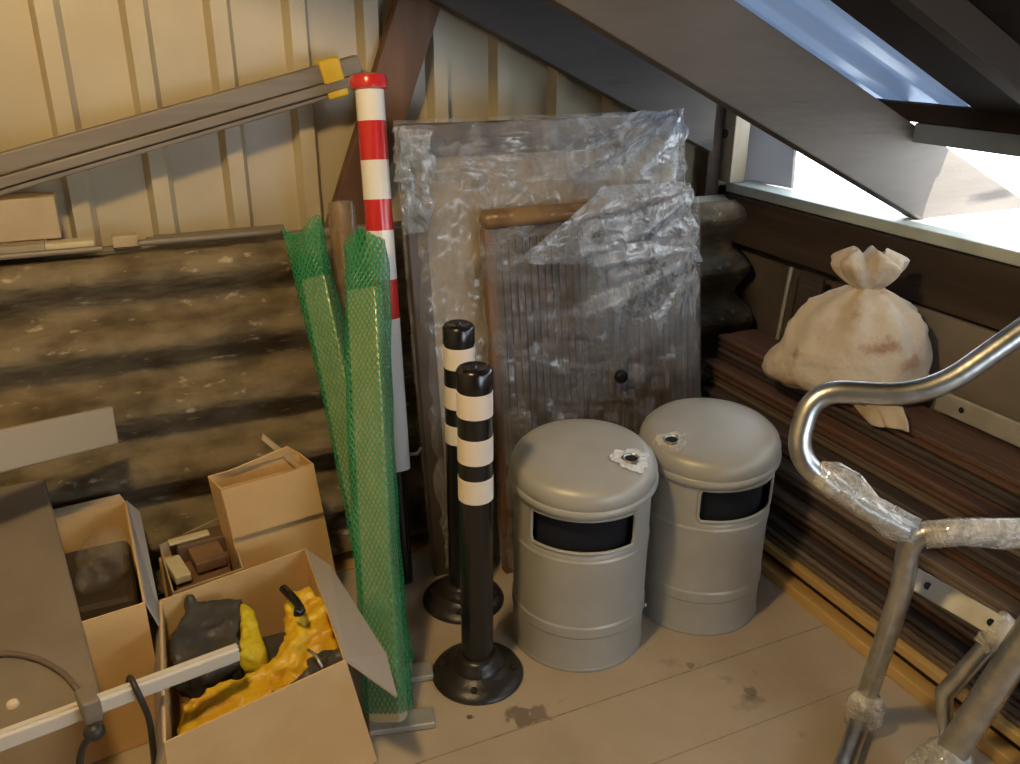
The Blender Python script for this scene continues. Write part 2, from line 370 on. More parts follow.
# roof: dark boards, with one translucent sheet bay
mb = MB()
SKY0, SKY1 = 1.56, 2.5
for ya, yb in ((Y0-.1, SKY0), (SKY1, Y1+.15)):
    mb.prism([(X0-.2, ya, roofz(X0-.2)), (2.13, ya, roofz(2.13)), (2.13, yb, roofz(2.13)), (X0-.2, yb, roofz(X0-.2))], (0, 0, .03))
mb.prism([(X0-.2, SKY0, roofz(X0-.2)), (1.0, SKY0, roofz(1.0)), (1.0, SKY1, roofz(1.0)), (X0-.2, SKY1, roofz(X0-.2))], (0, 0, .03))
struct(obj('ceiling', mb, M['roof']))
mb = MB()
mb.grid(lambda u, v: V(.95+u*1.22, SKY0-.03+v*(SKY1-SKY0+.06), roofz(.95+u*1.22)+.040+.026*max(-.6, min(.8, 1.4*math.sin(2*PI*(v*(SKY1-SKY0+.06))/.19)))), 6, 140)
tag(obj('roof_light_sheet', mb, M['skylight'], smooth=60, solid=.003), 'pale blue translucent corrugated roof sheet glowing above the front rafter', 'roof light')
# sill along the eaves opening, dark wall plate under it, rail over it
mb = MB(); mb.box((2.0, Y0, .965), (2.12, 2.52, 1.0)); struct(obj('trim_1', mb, M['sill'], bevel=.004))
mb = MB(); mb.box((1.985, Y0, .80), (X1, 2.52, .962)); tag(obj('wall_plate_beam', mb, M['dark_wood'], bevel=.004), 'dark horizontal wooden beam running under the window sill', 'beam')
mb = MB(); mb.box((2.0, Y0, 1.222), (2.06, 1.745, 1.272)); struct(obj('trim_2', mb, mat('daylight_tinted_rail', (.11, .14, .18), .5)))  # blue daylight tint put into the rail's colour
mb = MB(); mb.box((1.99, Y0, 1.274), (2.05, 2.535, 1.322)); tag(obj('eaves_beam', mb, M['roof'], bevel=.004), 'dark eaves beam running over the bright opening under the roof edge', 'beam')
# corner post beside the opening, bolt on it
t = thing('corner_post', (2.03, 2.5, 1.0), 'short pale wooden post with dark bolt at the far end of the sill', 'post')
mb = MB(); py0 = at(734, 140, x=1.985).y; mb.box((1.985, py0, 1.001), (2.05, 2.585, 1.27)); obj('post', mb, M['post'], t, bevel=.003)
mb = MB(); mb.lathe((1.985, (py0+2.585)/2, 1.165), [(.017, 0), (.017, .006), (.009, .012)], 10, axis=(-1, 0, 0)); obj('bolt', mb, M['cable'], t)
mb = MB(); mb.box((1.92, 2.53, .02), (1.975, 2.585, 1.27)); tag(obj('gable_stud', mb, M['dark_wood'], bevel=.003), 'dark upright stud in the corner behind the corrugated sheets', 'post')
# pale board outside the opening, made translucent so it looks brightly lit
mb = MB(); mb.prism([at(x, y, x=2.125) for x, y in ((728, 188), (728, 95), (770, 125), (794, 150), (790, 203))], (.012, 0, 0))
tag(obj('outside_board', mb, mat('glowing_board', (.16, .16, .165), .7)), 'pale board, made translucent to glow, outside the left part of the opening', 'board')

wb = bpy.data.materials['glowing_board'].node_tree; tl_ = wb.nodes.new('ShaderNodeBsdfTranslucent'); tl_.inputs[0].default_value = (.24, .24, .25, 1)
mx_ = wb.nodes.new('ShaderNodeMixShader'); mx_.inputs[0].default_value = .6; wb.links.new(wb.nodes['Principled BSDF'].outputs[0], mx_.inputs[1]); wb.links.new(tl_.outputs[0], mx_.inputs[2]); wb.links.new(mx_.outputs[0], wb.nodes['Material Output'].inputs['Surface'])
# ------------------------------------------------------------------ rafters and brace
def rafter(name, ya, yb, xa, xb, depth, label, foot=False, low=raftlow):
    mb = MB(); v = depth
    pts = [(xa, ya, low(xa)), (xb, ya, low(xb))]
    if foot: pts = [(xa, ya, low(xa)), (2.09, ya, 1.002), (2.56, ya, 1.002), (2.56, ya, low(2.56)+v)]
    else: pts += [(xb, ya, low(xb)+v)]
    pts += [(xa, ya, low(xa)+v)]
    mb.prism(pts, (0, yb-ya, 0))
    return tag(obj(name, mb, M['rafter'], bevel=.003), label, 'rafter')
rafter('roof_rafter', 1.75, 1.80, -.6, 2.4, .225, 'wide grey wooden rafter crossing in front, its foot on the sill', True)
lg0 = at(440, 5, y=2.5); lg1 = at(640, 115, y=2.5)
sl = (lg1.z-lg0.z)/(lg1.x-lg0.x)
rafter('roof_rafter', 2.470, 2.520, .50, 1.89, .185, 'grey wooden rafter against the back wall above the wrapped panels', False, lambda x: lg0.z+sl*(x-lg0.x))
b0 = at(418, 0, y=2.55); b1 = at(348, 225, y=2.55); d = (b1-b0).normalized()
b0 = b0-d*.12; b1 = b1+d*.95
mb = MB(); wv = d.cross(V(0, 1, 0)).normalized()*.125; mb.beam(b0, b1, wv, V(0, .05, 0))
tag(obj('diagonal_brace', mb, M['brown_wood'], bevel=.003), 'reddish brown diagonal wooden brace behind the striped pole', 'brace')
mb = MB(); mb.beam(at(950, 0, t=2.0)+V(-.4, -.02, .19), at(1020, 70, t=2.2)+V(.2, 0, -.1), V(0, .05, 0), V(.03, 0, .06))
pa = .9; mb2 = MB(); mb2.prism([(pa, 1.22, roofz(pa)-.075), (2.3, 1.22, roofz(2.3)-.075), (2.3, 1.22, roofz(2.3)-.002), (pa, 1.22, roofz(pa)-.002)], (0, .045, 0)); mb.bm.free()
tag(obj('roof_rafter', mb2, M['roof2'], bevel=.003), 'slim dark rafter high in the top right corner', 'rafter')

# ------------------------------------------------------------------ corrugated fibre cement sheets leaning on the back wall
H_S = .905; LEAN = .215; NS = 4
ln = V(0, LEAN, H_S).normalized(); nrm = V(0, -ln.z, ln.y)
HL = V(0, LEAN, H_S).length
PH = .150
sheet_lab = ['mossy brown corrugated sheet, frontmost of the stack leaning on the back wall',
    'corrugated sheet directly behind the frontmost mossy one',
    'corrugated sheet second from the wall in the leaning stack', 'corrugated sheet nearest the wall in the leaning stack']
for k in range(NS):
    off = .018*k; xa = -.85+random.uniform(-.02, .02); xb = 1.99+(.012*k if k % 2 else -.01*k); hl = HL-(.012 if k == 1 else 0)+(.01 if k == 3 else 0)
    mb = MB()
    def f(u, v):
        s = u*hl
        a = .047*math.cos(2*PI*(s-PH)/.182)
        n = .003*fbm((v*2.8, s*2, 0), 3, 3, k) if k == 0 else 0
        p = V(xa+(xb-xa)*v, 2.215, .0)+ln*s+nrm*(a+n)+V(0, off, 0)
        p.z += .045; return p
    mb.grid(f, 80, 44 if k == 0 else 4)
    tag(obj('corrugated_sheet', mb, M['asbestos'] if k == 0 else M['asbestos_clean'], smooth=60, solid=.008), sheet_lab[k], 'corrugated sheet', 'corrugated sheets stacked against the back wall')
# timber bearer the sheets stand on
mb = MB(); mb.box((-.85, 2.17, 0), (1.58, 2.34, .004)); tag(obj('timber_bearer', mb, M['yel_wood'], bevel=.002), 'pale timber bearer on the floor under the corrugated sheets', 'timber')
# bits on the ledge on top of the sheets
def ledge(px0, py0, px1, py1, z, h, dpt, name, label, cat, mt, y=2.43):
    a = at(px0, py0, y=y); b_ = at(px1, py1, y=y)
    mb = MB(); mb.beam(V(a.x, y, z+h/2), V(b_.x, y, z+h/2), V(0, dpt, 0), V(0, 0, h))
    return tag(obj(name, mb, mt, bevel=.003), label, cat)
LZ = .965
ledge(-60, 240, 45, 240, LZ+.002, .030, .10, 'timber_offcut', 'flat brown timber offcut on the sheets below the beige block', 'timber', M['post'], 2.46)
ledge(-60, 212, 58, 212, LZ+.034, .105, .09, 'beige_block', 'beige rounded block lying on the sheet stack at the left edge', 'block', M['card_pale'], 2.50)
ledge(42, 240, 94, 240, LZ+.002, .026, .05, 'wooden_block', 'small pale wooden block on top of the corrugated sheets', 'block', M['paper'], 2.45)
ledge(112, 240, 138, 240, LZ+.002, .03, .04, 'carton_piece', 'small cream carton piece between the pale block and the metal rods', 'carton', M['card_pale'], 2.45)
for k in range(3):
    a = at(138, 240, y=2.45); b_ = at(278, 232, y=2.45); mb = MB()
    mb.tube([(a.x+.02*k, 2.42+.022*k, LZ+.012), (b_.x+.01*k, 2.425+.022*k, LZ+.012)], .009, 10)
    tag(obj('metal_rod', mb, M['trim'], smooth=40), 'thin dark metal rod, %s of three on top of the sheets' % ('front one', 'middle one', 'rear one')[k], 'rod', 'rods lying on the sheet stack')
mb = MB(); mb.tube([(-.5, 2.40, LZ+.010), (-.05, 2.405, LZ+.010)], .008, 8)
tag(obj('metal_rod', mb, M['trim'], smooth=40), 'thin dark rod at the left, in front of the beige block', 'rod')

# long taped trim bundle across the back wall
t = thing('trim_bundle', (-.3, 2.38, 1.15), 'long grey brown metal trims taped together, slanting across the back wall', 'metal trim')
A = at(360, 70, y=2.50); Bq = at(0, 172, y=2.46); dd = (Bq-A).normalized(); Bq = Bq+dd*.5
up = dd.cross(V(0, 1, 0)).normalized();  up = up if up.z > 0 else -up
for (o_, h, y_, st) in ((.018, .046, -.004, 0), (-.019, .026, -.014, .035), (-.040, .014, -.004, .05)):
    p = A+up*o_+dd*st+V(0, y_, 0); q = Bq+up*o_*1.12+V(0, y_, 0)
    mb = MB(); mb.beam(p, q, V(0, .045, 0), up*h); obj('trim_length', mb, M['trim'], t, bevel=.004)
pc = at(325, 76, y=2.37)
mb = MB(); mb.beam(A+dd*.055, A+dd*.115, V(0, .070, 0), up*.104); obj('tape', mb, M['tape'], t, bevel=.008)

# ------------------------------------------------------------------ big wrapped board
def frame_prism(mb, x0, x1, z0, z1, yb, yt, th):
    """slab leaning slightly: yb = y of front face at z0, yt at z1"""
    mb.hexa([(x0, yb, z0), (x1, yb, z0), (x1, yb+th, z0), (x0, yb+th, z0)], [(x0, yt, z1), (x1, yt, z1), (x1, yt+th, z1), (x0, yt+th, z1)])
YB, YT = 2.03, 2.205
bx0 = .692; bx1 = 1.575; bz1 = 1.27
t = thing('wrapped_board', (1.12, 2.15, 0), 'large tan board with dark frame wrapped in clear plastic, behind the smaller wrapped panel', 'board')
yy = lambda z: YB+(YT-YB)*z/bz1
mb = MB(); frame_prism(mb, bx0+.05, bx1-.03, .03, bz1-.075, yy(.03)+.004, yy(bz1-.075)+.004, .03); obj('board', mb, M['board_tan'], t)
mb = MB(); frame_prism(mb, bx0, bx1, bz1-.085, bz1, yy(bz1-.085), YT, .036); obj('top_rail', mb, M['frame_dark'], t, bevel=.003)
for a, b_ in ((bx0, bx0+.055), (bx1-.04, bx1)):
    mb = MB(); frame_prism(mb, a, b_, 0, bz1-.086, YB, yy(bz1-.086), .036); obj('side_rail', mb, M['frame_dark'], t, bevel=.003)
def wrapf(x0, x1, z0, z1, fy, amp, seed, nx=90, nz=110, inset=.006):
    mb = MB()
    def f(u, v):
        x = x0-.008+(x1-x0+.016)*u; z = z0+(z1-z0+.01)*v
        n = abs(fbm((x*1.5, 0, z), 7, 4, seed))*1.4+abs(fbm((x, 0, z*.4), 22, 3, seed+2))*.5
        e = min(u, 1-u, 1-v)*8; e = min(1, e)
        return V(x, fy(z)-inset-amp*n*(.35+.65*e)+(.035*(1-e)**3 if e < 1 else 0), z)
    return mb.grid(f, nx, nz)
mb = wrapf(bx0, bx1, .02, bz1, yy, .020, 1); obj('plastic_wrap', mb, M['film'], t, smooth=180)
# loose gathered film at the top right corner
def patch(pts, y, amp, seed, fold=6, n=44, dy=0, mode='v', gather=None):
    """quad of film between photo points on plane y; folds run along the given direction or fan out from a gathered corner"""
    q = [at(px, py, y=y) for px, py in pts]; mb = MB()
    def f(u, v):
        p = (q[0].lerp(q[1], u)).lerp(q[3].lerp(q[2], u), v)
        if gather is not None:
            gu, gv = gather; a = math.atan2(v-gv, u-gu)*fold; r = min(1, math.hypot(u-gu, v-gv)*1.6)
        else: a = (u if mode == 'u' else v)*fold+(v if mode == 'u' else u)*1.5; r = .8
        w_ = (.5+.5*math.sin(a+seed))**2+.3*(.5+.5*math.sin(2.3*a+seed*2))
        e = min(u, 1-u, v, 1-v)*6; e = min(1, e)
        p.y += -w_*amp*r*(.3+.7*e)+amp*.35*fbm((u*2, v*2, 0), 2.5, 3, seed)+dy*math.sin(PI*v)*math.sin(PI*min(1, u+.25))
        ed = (1-e)*.008*noise.noise(V(u*9, v*9, seed)); p.x += ed; p.z += ed
        if u > .96: p.x += .010*math.sin(v*15+seed)
        return p
    return mb.grid(f, n, n)
mb = patch([(520, 122), (686, 108), (683, 192), (530, 190)], 2.105, .026, 4, fold=15, n=80, gather=(1.02, -.05)); obj('loose_wrap', mb, M['film2f'], t, smooth=180)
mb = patch([(393, 126), (640, 114), (600, 180), (395, 182)], 2.145, .012, 6, fold=13, n=70, mode='u'); obj('loose_wrap', mb, M['film'], t, smooth=180)
mb = patch([(398, 128), (432, 130), (430, 230), (404, 235)], 2.145, .012, 9, fold=5, n=30, mode='u'); obj('loose_wrap', mb, M['film2'], t, smooth=180)  # bright blue-white highlight laid on as a milky patch

# ------------------------------------------------------------------ smaller wrapped panel
SY = 1.955; SYT = 2.115; sx0 = .885; sx1 = 1.595; sz1 = 1.035
ys = lambda z: SY+(SYT-SY)*z/sz1
t = thing('wrapped_board', (1.25, 2.06, 0), 'smaller brown ribbed panel wrapped in plastic, standing behind the two bins', 'panel')
mb = MB(); frame_prism(mb, sx0+.03, sx1, .02, sz1-.03, ys(.02)+.008, ys(sz1-.03)+.008, .022); obj('panel', mb, M['door_brown'], t)
mb = MB(); frame_prism(mb, sx0, sx0+.032, 0, sz1-.03, ys(0), ys(sz1-.03), .034); obj('edge_post', mb, M['brown_wood'], t, bevel=.006)
mb = MB(); a = V(sx0-.004, ys(sz1)+.004, sz1-.008)
mb.tube([a+V(.0, 0, 0), a+V(.012, 0, 0), a+V(sx1-sx0-.10, 0, 0)], [.012, .026, .026], 14); obj('top_roll', mb, M['amber'], t, smooth=50)
for k in range(16):
    pass
mb = MB()
for k in range(30):
    x = sx0+.05+k*.0217; mb.hexa([(x, ys(.1), .1), (x+.006, ys(.1), .1), (x+.006, ys(.1)+.01, .1), (x, ys(.1)+.01, .1)], [(x, ys(.97), .97), (x+.006, ys(.97), .97), (x+.006, ys(.97)+.01, .97), (x, ys(.97)+.01, .97)])
obj('ribs', mb, M['door_brown'], t)
mb = MB(); c = at(620, 376, y=ys(.40)-.012); mb.lathe(c, [(.020, 0), (.020, .012), (.012, .014)], 14, axis=(0, -1, 0)); obj('knob', mb, M['black_pl'], t)
mb = wrapf(sx0, sx1, .02, sz1-.01, lambda z: ys(z)-.004, .022, 8); obj('plastic_wrap', mb, M['film3'], t, smooth=180)
mb = patch([(603, 186), (690, 181), (699, 262), (512, 264)], 2.03, .016, 12, fold=9, n=80, dy=-.02, gather=(1.03, .1)); obj('loose_wrap', mb, M['film2'], t, smooth=180)
mb = patch([(560, 250), (697, 236), (697, 360), (570, 350)], 2.005, .014, 21, fold=12, n=70, gather=(1.05, .1)); obj('loose_wrap', mb, M['film2f'], t, smooth=180)  # milkier, bluish film here imitates light-blue highlights

# ------------------------------------------------------------------ litter bins
def litter_bin(cx, cy, slot_dir, hole_px, label, R=.170, HB=.470, sealed=1, halfd=46):
    t = thing('litter_bin', (cx, cy, 0), label, 'litter bin', 'grey metal litter bins')
    n = 96; mb = MB(); half = math.radians(halfd); z0, z1 = .350, .440
    zs = [0, .008, .10, .106, .13, .136, .28, .322, .328, z0, z0+.045, z1, .455, HB]
    rr = {0: .004, .008: 0, .10: 0, .106: .003, .13: .003, .136: 0, .322: .003, .328: 0}
    rows = []
    vs = [[mb.bm.verts.new((cx+(R+rr.get(z, 0))*math.cos(2*PI*k/n), cy+(R+rr.get(z, 0))*math.sin(2*PI*k/n), z)) for k in range(n)] for z in zs]
    def inslot(k, i):
        a = (2*PI*(k+.5)/n-slot_dir+PI) % (2*PI)-PI; zm = (zs[i]+zs[i+1])/2
        return abs(a) < half and z0 < zm < z1
    for i in range(len(zs)-1):
        for k in range(n):
            if inslot(k, i): continue
            mb.bm.faces.new((vs[i][k], vs[i][(k+1) % n], vs[i+1][(k+1) % n], vs[i+1][k]))
    obj('body', mb, M['bin'], t, smooth=20, solid=.004)
    # rolled edge round the slot
    pts = []; N = 14; r_ = R+.002; hz = (z1-z0)/2; zm = (z1+z0)/2
    for i in range(N+1): pts.append((slot_dir-half+.03+(2*half-.06)*i/N, z0))
    pts += [(slot_dir+half, z0+.014)]
    pts += [(slot_dir+half, z1-.014)]
    for i in range(N+1): pts.append((slot_dir+half-.03-(2*half-.06)*i/N, z1))
    pts += [(slot_dir-half, z1-.014), (slot_dir-half, z0+.014), pts[0]]
    mb = MB(); mb.tube([(cx+r_*math.cos(a), cy+r_*math.sin(a), z) for a, z in pts], .0045, 8); obj('slot_rim', mb, M['bin'], t, smooth=60)
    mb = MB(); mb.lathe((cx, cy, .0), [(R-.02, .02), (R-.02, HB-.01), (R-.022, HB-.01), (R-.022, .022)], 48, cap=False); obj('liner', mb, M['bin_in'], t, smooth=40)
    # lid: rolled rim and shallow dome
    q = [(R+.012, HB-.022), (R+.016, HB-.015), (R+.016, HB-.005), (R+.011, HB), (R+.013, HB+.008), (R+.012, HB+.020), (R+.007, HB+.034), (R-.004, HB+.045), (R-.022, HB+.051), (R-.06, HB+.055), (R-.10, HB+.057), (.03, HB+.059), (.001, HB+.059)]
    mb = MB(); mb.lathe((cx, cy, 0), q, 72, cap=False); mb.lathe((cx, cy, 0), [(R+.012, HB-.022), (R-.01, HB-.018)], 72, cap=False)
    lid = obj('lid', mb, M['bin'], t, smooth=50)
    h = at(*hole_px, z=HB+.072)
    mb = MB(); mb.lathe((h.x, h.y, HB+.050), [(.0155, 0), (.020, .006), (.0215, .009), (.0185, .011), (.0155, .009), (.0155, .002)], 24, cap=False)
    ash = obj('ash_hole', mb, M['galv'], lid, smooth=60); tag(ash, 'small round ash hole with metal rim')
    mb = MB(); mb.lathe((h.x, h.y, HB+.053), [(.0165, 0), (.0165, .004), (.001, .0045)], 24); obj('hole_shade_disc', mb, M['black_in'], lid)  # black disc on the lid paints the hole's inner shade
    mb = MB(); N = 30; s_ = 1.0 if sealed else .9
    def rad(a): return .046*s_*(1+.13*math.sin(3*a+.6)+.07*math.sin(7*a+1)+.05*math.sin(11*a))
    def zz(p):
        r = math.hypot(p[0]-cx, p[1]-cy)
        for (ra, za), (rb, zb) in zip(q[4:], q[5:]):
            if rb <= r <= ra: return za+(zb-za)*(ra-r)/(ra-rb)
        return HB+.03
    rows = []
    for f_ in (.47, .65, .82, 1.0):
        row = []
        for k in range(60):
            a = 2*PI*k/60; p = (h.x+rad(a)*f_*math.cos(a), h.y+rad(a)*f_*math.sin(a))
            rr_ = math.hypot(p[0]-cx, p[1]-cy)
            if rr_ > R+.004: p = (cx+(p[0]-cx)*(R+.004)/rr_, cy+(p[1]-cy)*(R+.004)/rr_)
            row.append(V(p[0], p[1], zz(p)+.002+.0025*abs(noise.noise(V(p[0], p[1], 0)*120))))
        rows.append(row)
    mb.rings(rows, cap=False); tag(obj('torn_film', mb, M['foil'] if sealed else M['film_tube'], lid, smooth=180), 'torn shiny film round the ash hole')
    # the lid sits slightly tipped forward
    tp = V(-cx, -cy, 0).normalized(); pv_ = tp*(R+.01)+V(0, 0, HB-.022); axr = V(0, 0, 1).cross(tp)
    lid.matrix_local = Matrix.Translation(pv_) @ Matrix.Rotation(math.radians(6.2), 4, axr) @ Matrix.Translation(-pv_)
    return t
camdir = lambda x, y: math.atan2(-y, -x)
litter_bin(.960, 1.654, camdir(.96, 1.654)+math.radians(2), (631, 457), 'left grey metal litter bin, its dark slot facing straight out, beside the front bollard')
tb = litter_bin(1.333, 1.643, camdir(1.333, 1.643)+math.radians(39), (672, 436), 'right grey metal litter bin, its slot turned towards the decking stack', sealed=0, halfd=42)
mb = MB(); p = at(639, 607, z=.10); 
c = V(.96, 1.654, .11); dr = V(p.x-c.x, p.y-c.y, 0).normalized(); mb.ell(c+dr*.176, (.007, .007, .007), seg=10)
lb = [o for o in COL.objects if o.name == 'litter_bin'][0]
obj('side_bolt', mb, M['galv'], lb, smooth=180)

# ------------------------------------------------------------------ bollards
def bollard(cx, cy, tops, label, r=.0395, hgt=None):
    t = thing('bollard', (cx, cy, 0), label, 'bollard', 'black bollards with three white bands')
    z = [zat((cx, cy), py) for py in tops]; Ht = z[0]
    mb = MB(); mb.lathe((cx, cy, 0), [(r, .02), (r, Ht-.060), (r-.0022, Ht-.058), (r-.0022, Ht-.054), (r+.001, Ht-.052), (r+.001, Ht-.010), (r-.004, Ht-.003), (r-.010, Ht), (r-.018, Ht-.002), (.008, Ht-.003), (.006, Ht+.003), (.001, Ht+.004)], 40)
    obj('post', mb, M['black_pl'], t, smooth=40)
    for a, b_ in ((z[1], z[2]), (z[3], z[4]), (z[5], z[6])):
        mb = MB(); mb.lathe((cx, cy, 0), [(r-.001, b_), (r+.0009, b_+.001), (r+.0009, a-.001), (r-.001, a)], 40, cap=False); tag(obj('white_band', mb, M['white_refl'], t, smooth=40), 'white reflective band')
    mb = MB(); mb.lathe((cx, cy, 0), [(.113, 0), (.115, .006), (.110, .014), (.090, .024), (.074, .030), (.071, .034), (.066, .036), (.063, .046), (.056, .050), (.053, .060), (.047, .066), (r+.001, .068)], 48, cap=True)
    bs = obj('base', mb, M['black_rub'], t, smooth=50)
    for k in range(4):
        a = PI/4+k*PI/2+.3; mb = MB(); mb.lathe((cx+.090*math.cos(a), cy+.090*math.sin(a), .022), [(.009, 0), (.009, .007), (.005, .009)], 6); obj('bolt_head', mb, M['black_rub'], bs)
    return t
bollard(.648, 1.600, (366, 390, 414, 434, 459, 474, 497), 'black bollard with white bands in front, its round rubber base in full view')
bollard(.727, 1.897, (323, 345, 366, 383, 405, 421, 440), 'black bollard with white bands standing behind the front one')

# ------------------------------------------------------------------ red and white pole
p_top = at(369, 84, y=2.25); p_bot = V(.600, 2.03, 0)
pv = (p_bot-p_top)
def ppole(py):
    lo_, hi = 0., 1.
    for _ in range(40):
        mid = (lo_+hi)/2; v = p_top+pv*mid-CAM; y = 382-F*v.dot(UP)/v.dot(FW)
        if y < py: lo_ = mid
        else: hi = mid
    return p_top+pv*lo_
t = thing('striped_pole', p_bot, 'tall red and white striped pole leaning against the brown brace', 'pole')
ys_ = [88, 121, 160, 199, 230, 279, 318, 468]
for i in range(7):
    mb = MB(); mb.tube([ppole(ys_[i]), ppole(ys_[i+1])], .0365, 24); obj('white_section' if i % 2 == 0 else 'red_section', mb, M['white_pole'] if i % 2 == 0 else M['red_pole'], t, smooth=50)
mb = MB(); u_ = -pv.normalized(); c0 = ppole(90)
mb.tube([c0, c0+u_*.004, c0+u_*.022, c0+u_*.034, c0+u_*.040], [.037, .047, .049, .045, .024], 24); obj('cap', mb, M['red_pole'], t, smooth=50)
mb = MB(); mb.tube([ppole(467), p_bot+V(0, 0, .012)], .022, 14); obj('ground_spike', mb, M['black_pl'], t, smooth=50)
mb = MB(); h0 = ppole(452)+V(.03, -.03, 0); mb.tube([h0, h0+V(.02, -.01, .003), h0+V(.03, -.012, .02)], .005, 8); obj('latch_hook', mb, M['galv'], t, smooth=60)

# ------------------------------------------------------------------ green net wrapped steel bars
def netbar(foot, topp, wx, wd, foot_len, label, seed, flare=1, yaw=0, plate_y=0):
    foot = Vector(foot); topp = Vector(topp); ax = (topp-foot).normalized(); L = (topp-foot).length
    yaw = math.radians(-45); sx = (V(math.cos(yaw), math.sin(yaw), 0)); sx = (sx-ax*sx.dot(ax)).normalized(); sy = ax.cross(sx)
    t = thing('netted_bar', foot, label, 'steel bar', 'steel bars wrapped in green net')
    mb = MB(); mb.beam(foot+ax*.012, topp-ax*.075, sx*(wx-.024), sy*(wd-.026)); obj('steel_bar', mb, mat('glint_bar', (.75, .66, .40), .35, .45), t, bevel=.004)  # yellowish colour imitates lamp glints on the galvanised bar
    py_ = math.radians(-14); pd = V(math.cos(py_), math.sin(py_), 0); pn = V(-pd.y, pd.x, 0)
    c = foot-pd*.045+V(0, 0, .010)+pn*plate_y; mb = MB(); mb.beam(c, c+pd*foot_len, pn*.055, V(0, 0, .016)); fp = obj('foot_plate', mb, M['steel_flat'], t, bevel=.003)
    rings = []
    n = 48
    for i in range(91):
        s = i/90*(L+.03)+.035
        tt = max(0, (s-(L-.07))/.12); w_ = wx*(1+.12*min(tt, 1))+(.006*flare*max(0, tt-.7)); d_ = wd*(1-.55*min(tt, 1))+.01*max(0, tt-.6)
        c = foot+ax*s+sx*(.010*math.sin(s*5+seed)*min(1, s))*(1)
        ring = []
        for k in range(n):
            a = 2*PI*k/n; ca, sa = math.cos(a), math.sin(a); e = .36
            x = math.copysign(abs(ca)**e, ca)*w_/2; y = math.copysign(abs(sa)**e, sa)*d_/2
            q = noise.noise(V(x*30, y*30, s*9+seed))*.006*(1+2.5*min(1, max(0, tt)))
            top_ = .030*math.sin(x/w_*5+seed)*max(0, tt-.5) if i > 60 else 0
            ring.append(c+sx*(x*(1+q*6))+sy*(y+q)+ax*top_)
        rings.append(ring)
    mb = MB(); mb.rings(rings, cap=False); obj('net_sleeve', mb, M['net'], t, smooth=180)
    return t
fB = at(393, 722, z=0); 
netbar((.392, 1.520, 0), at(363, 262, y=2.10), .104, .072, .15, 'green netted steel bar on the right, nearer, its foot plate lowest on the floor', 2.0)
netbar((.462, 1.665, 0), at(310, 250, y=2.22),   .094, .060, .130, 'green netted steel bar on the left, leaning behind the cardboard box flap', 5.0)
t = thing('wrapped_tube', V(.52, 2.02, 0), 'brown tube in shiny plastic poking up between the two netted bars', 'tube')
q0 = V(.50, 2.02, 0); q1 = at(341, 203, y=2.33)
mb = MB(); mb.tube([q0, q1], .036, 20); obj('tube', mb, M['amber'], t, smooth=50)
mb = MB(); u_ = (q1-q0).normalized(); mb.tube([q1-u_*.28, q1-u_*.1, q1-u_*.02, q1+u_*.006, q1+u_*.008], [.040, .039, .041, .037, .004], 20); mb.jitter(.007, 30, 3); obj('plastic_cover', mb, M['film_bag'], t, smooth=180)

# ------------------------------------------------------------------ decking stack on the right
t1 = MB(); t1.box((1.585, .1, 0), (1.630, 2.0, .034)); tag(obj('timber_batten', t1, M['yel_wood'], bevel=.003), 'yellow pine batten on the floor along the foot of the decking stack', 'timber')
t1 = MB(); t1.box((1.632, .1, .001), (1.90, 2.02, .072)); tag(obj('dark_bearer', t1, M['plank'][2], bevel=.003), 'dark bearer timber under the stack, between the two yellow battens', 'timber')
t1 = MB(); t1.box((1.594, .1, .074), (1.80, 2.03, .098)); tag(obj('timber_batten', t1, M['yel_wood'], bevel=.003), 'upper yellow pine batten carrying the decking boards', 'timber')
z = .100; K = 12
ordn = ['bottom', 'second lowest', 'third from the bottom', 'fourth from the bottom', 'fifth from the bottom', 'sixth from the bottom', 'sixth from the top', 'fifth from the top', 'fourth from the top', 'third from the top', 'second from the top', 'topmost']
offs = [0, .004, .032, .014, .046, .034, .076, .062, .106, .094, .140, .150]
for k in range(K):
    h = .0385; x0 = 1.612+offs[k]; m_ = M['plank'][(0, 2, 1, 0, 2, 3, 1, 2, 0, 1, 2, 1)[k]]
    yb = 2.02+z*.34+random.uniform(-.02, .0); mb = MB()
    # decking profile: two grooves along the front edge and a rounded nose
    pr_ = [(x0, z+.004), (x0, z+h*.36), (x0+.009, z+h*.42), (x0+.009, z+h*.56), (x0, z+h*.62), (x0, z+h-.005), (x0+.004, z+h-.001), (x0+.04, z+h-.001), (x0+.044, z+h-.006), (x0+.050, z+h-.006), (x0+.054, z+h-.001), (1.912, z+h-.001), (1.912, z), (x0+.004, z)]
    mb.prism([(x, .1, zz_) for x, zz_ in pr_], (0, yb-.1, 0))
    bw = .003*math.sin(k)
    tag(obj('decking_board', mb, m_, bevel=.0015), 'brown grooved decking board, %s in the stack by the right wall' % ordn[k], 'decking board', 'decking boards stacked by the right wall')
    z += h
ST = z  # top of stack
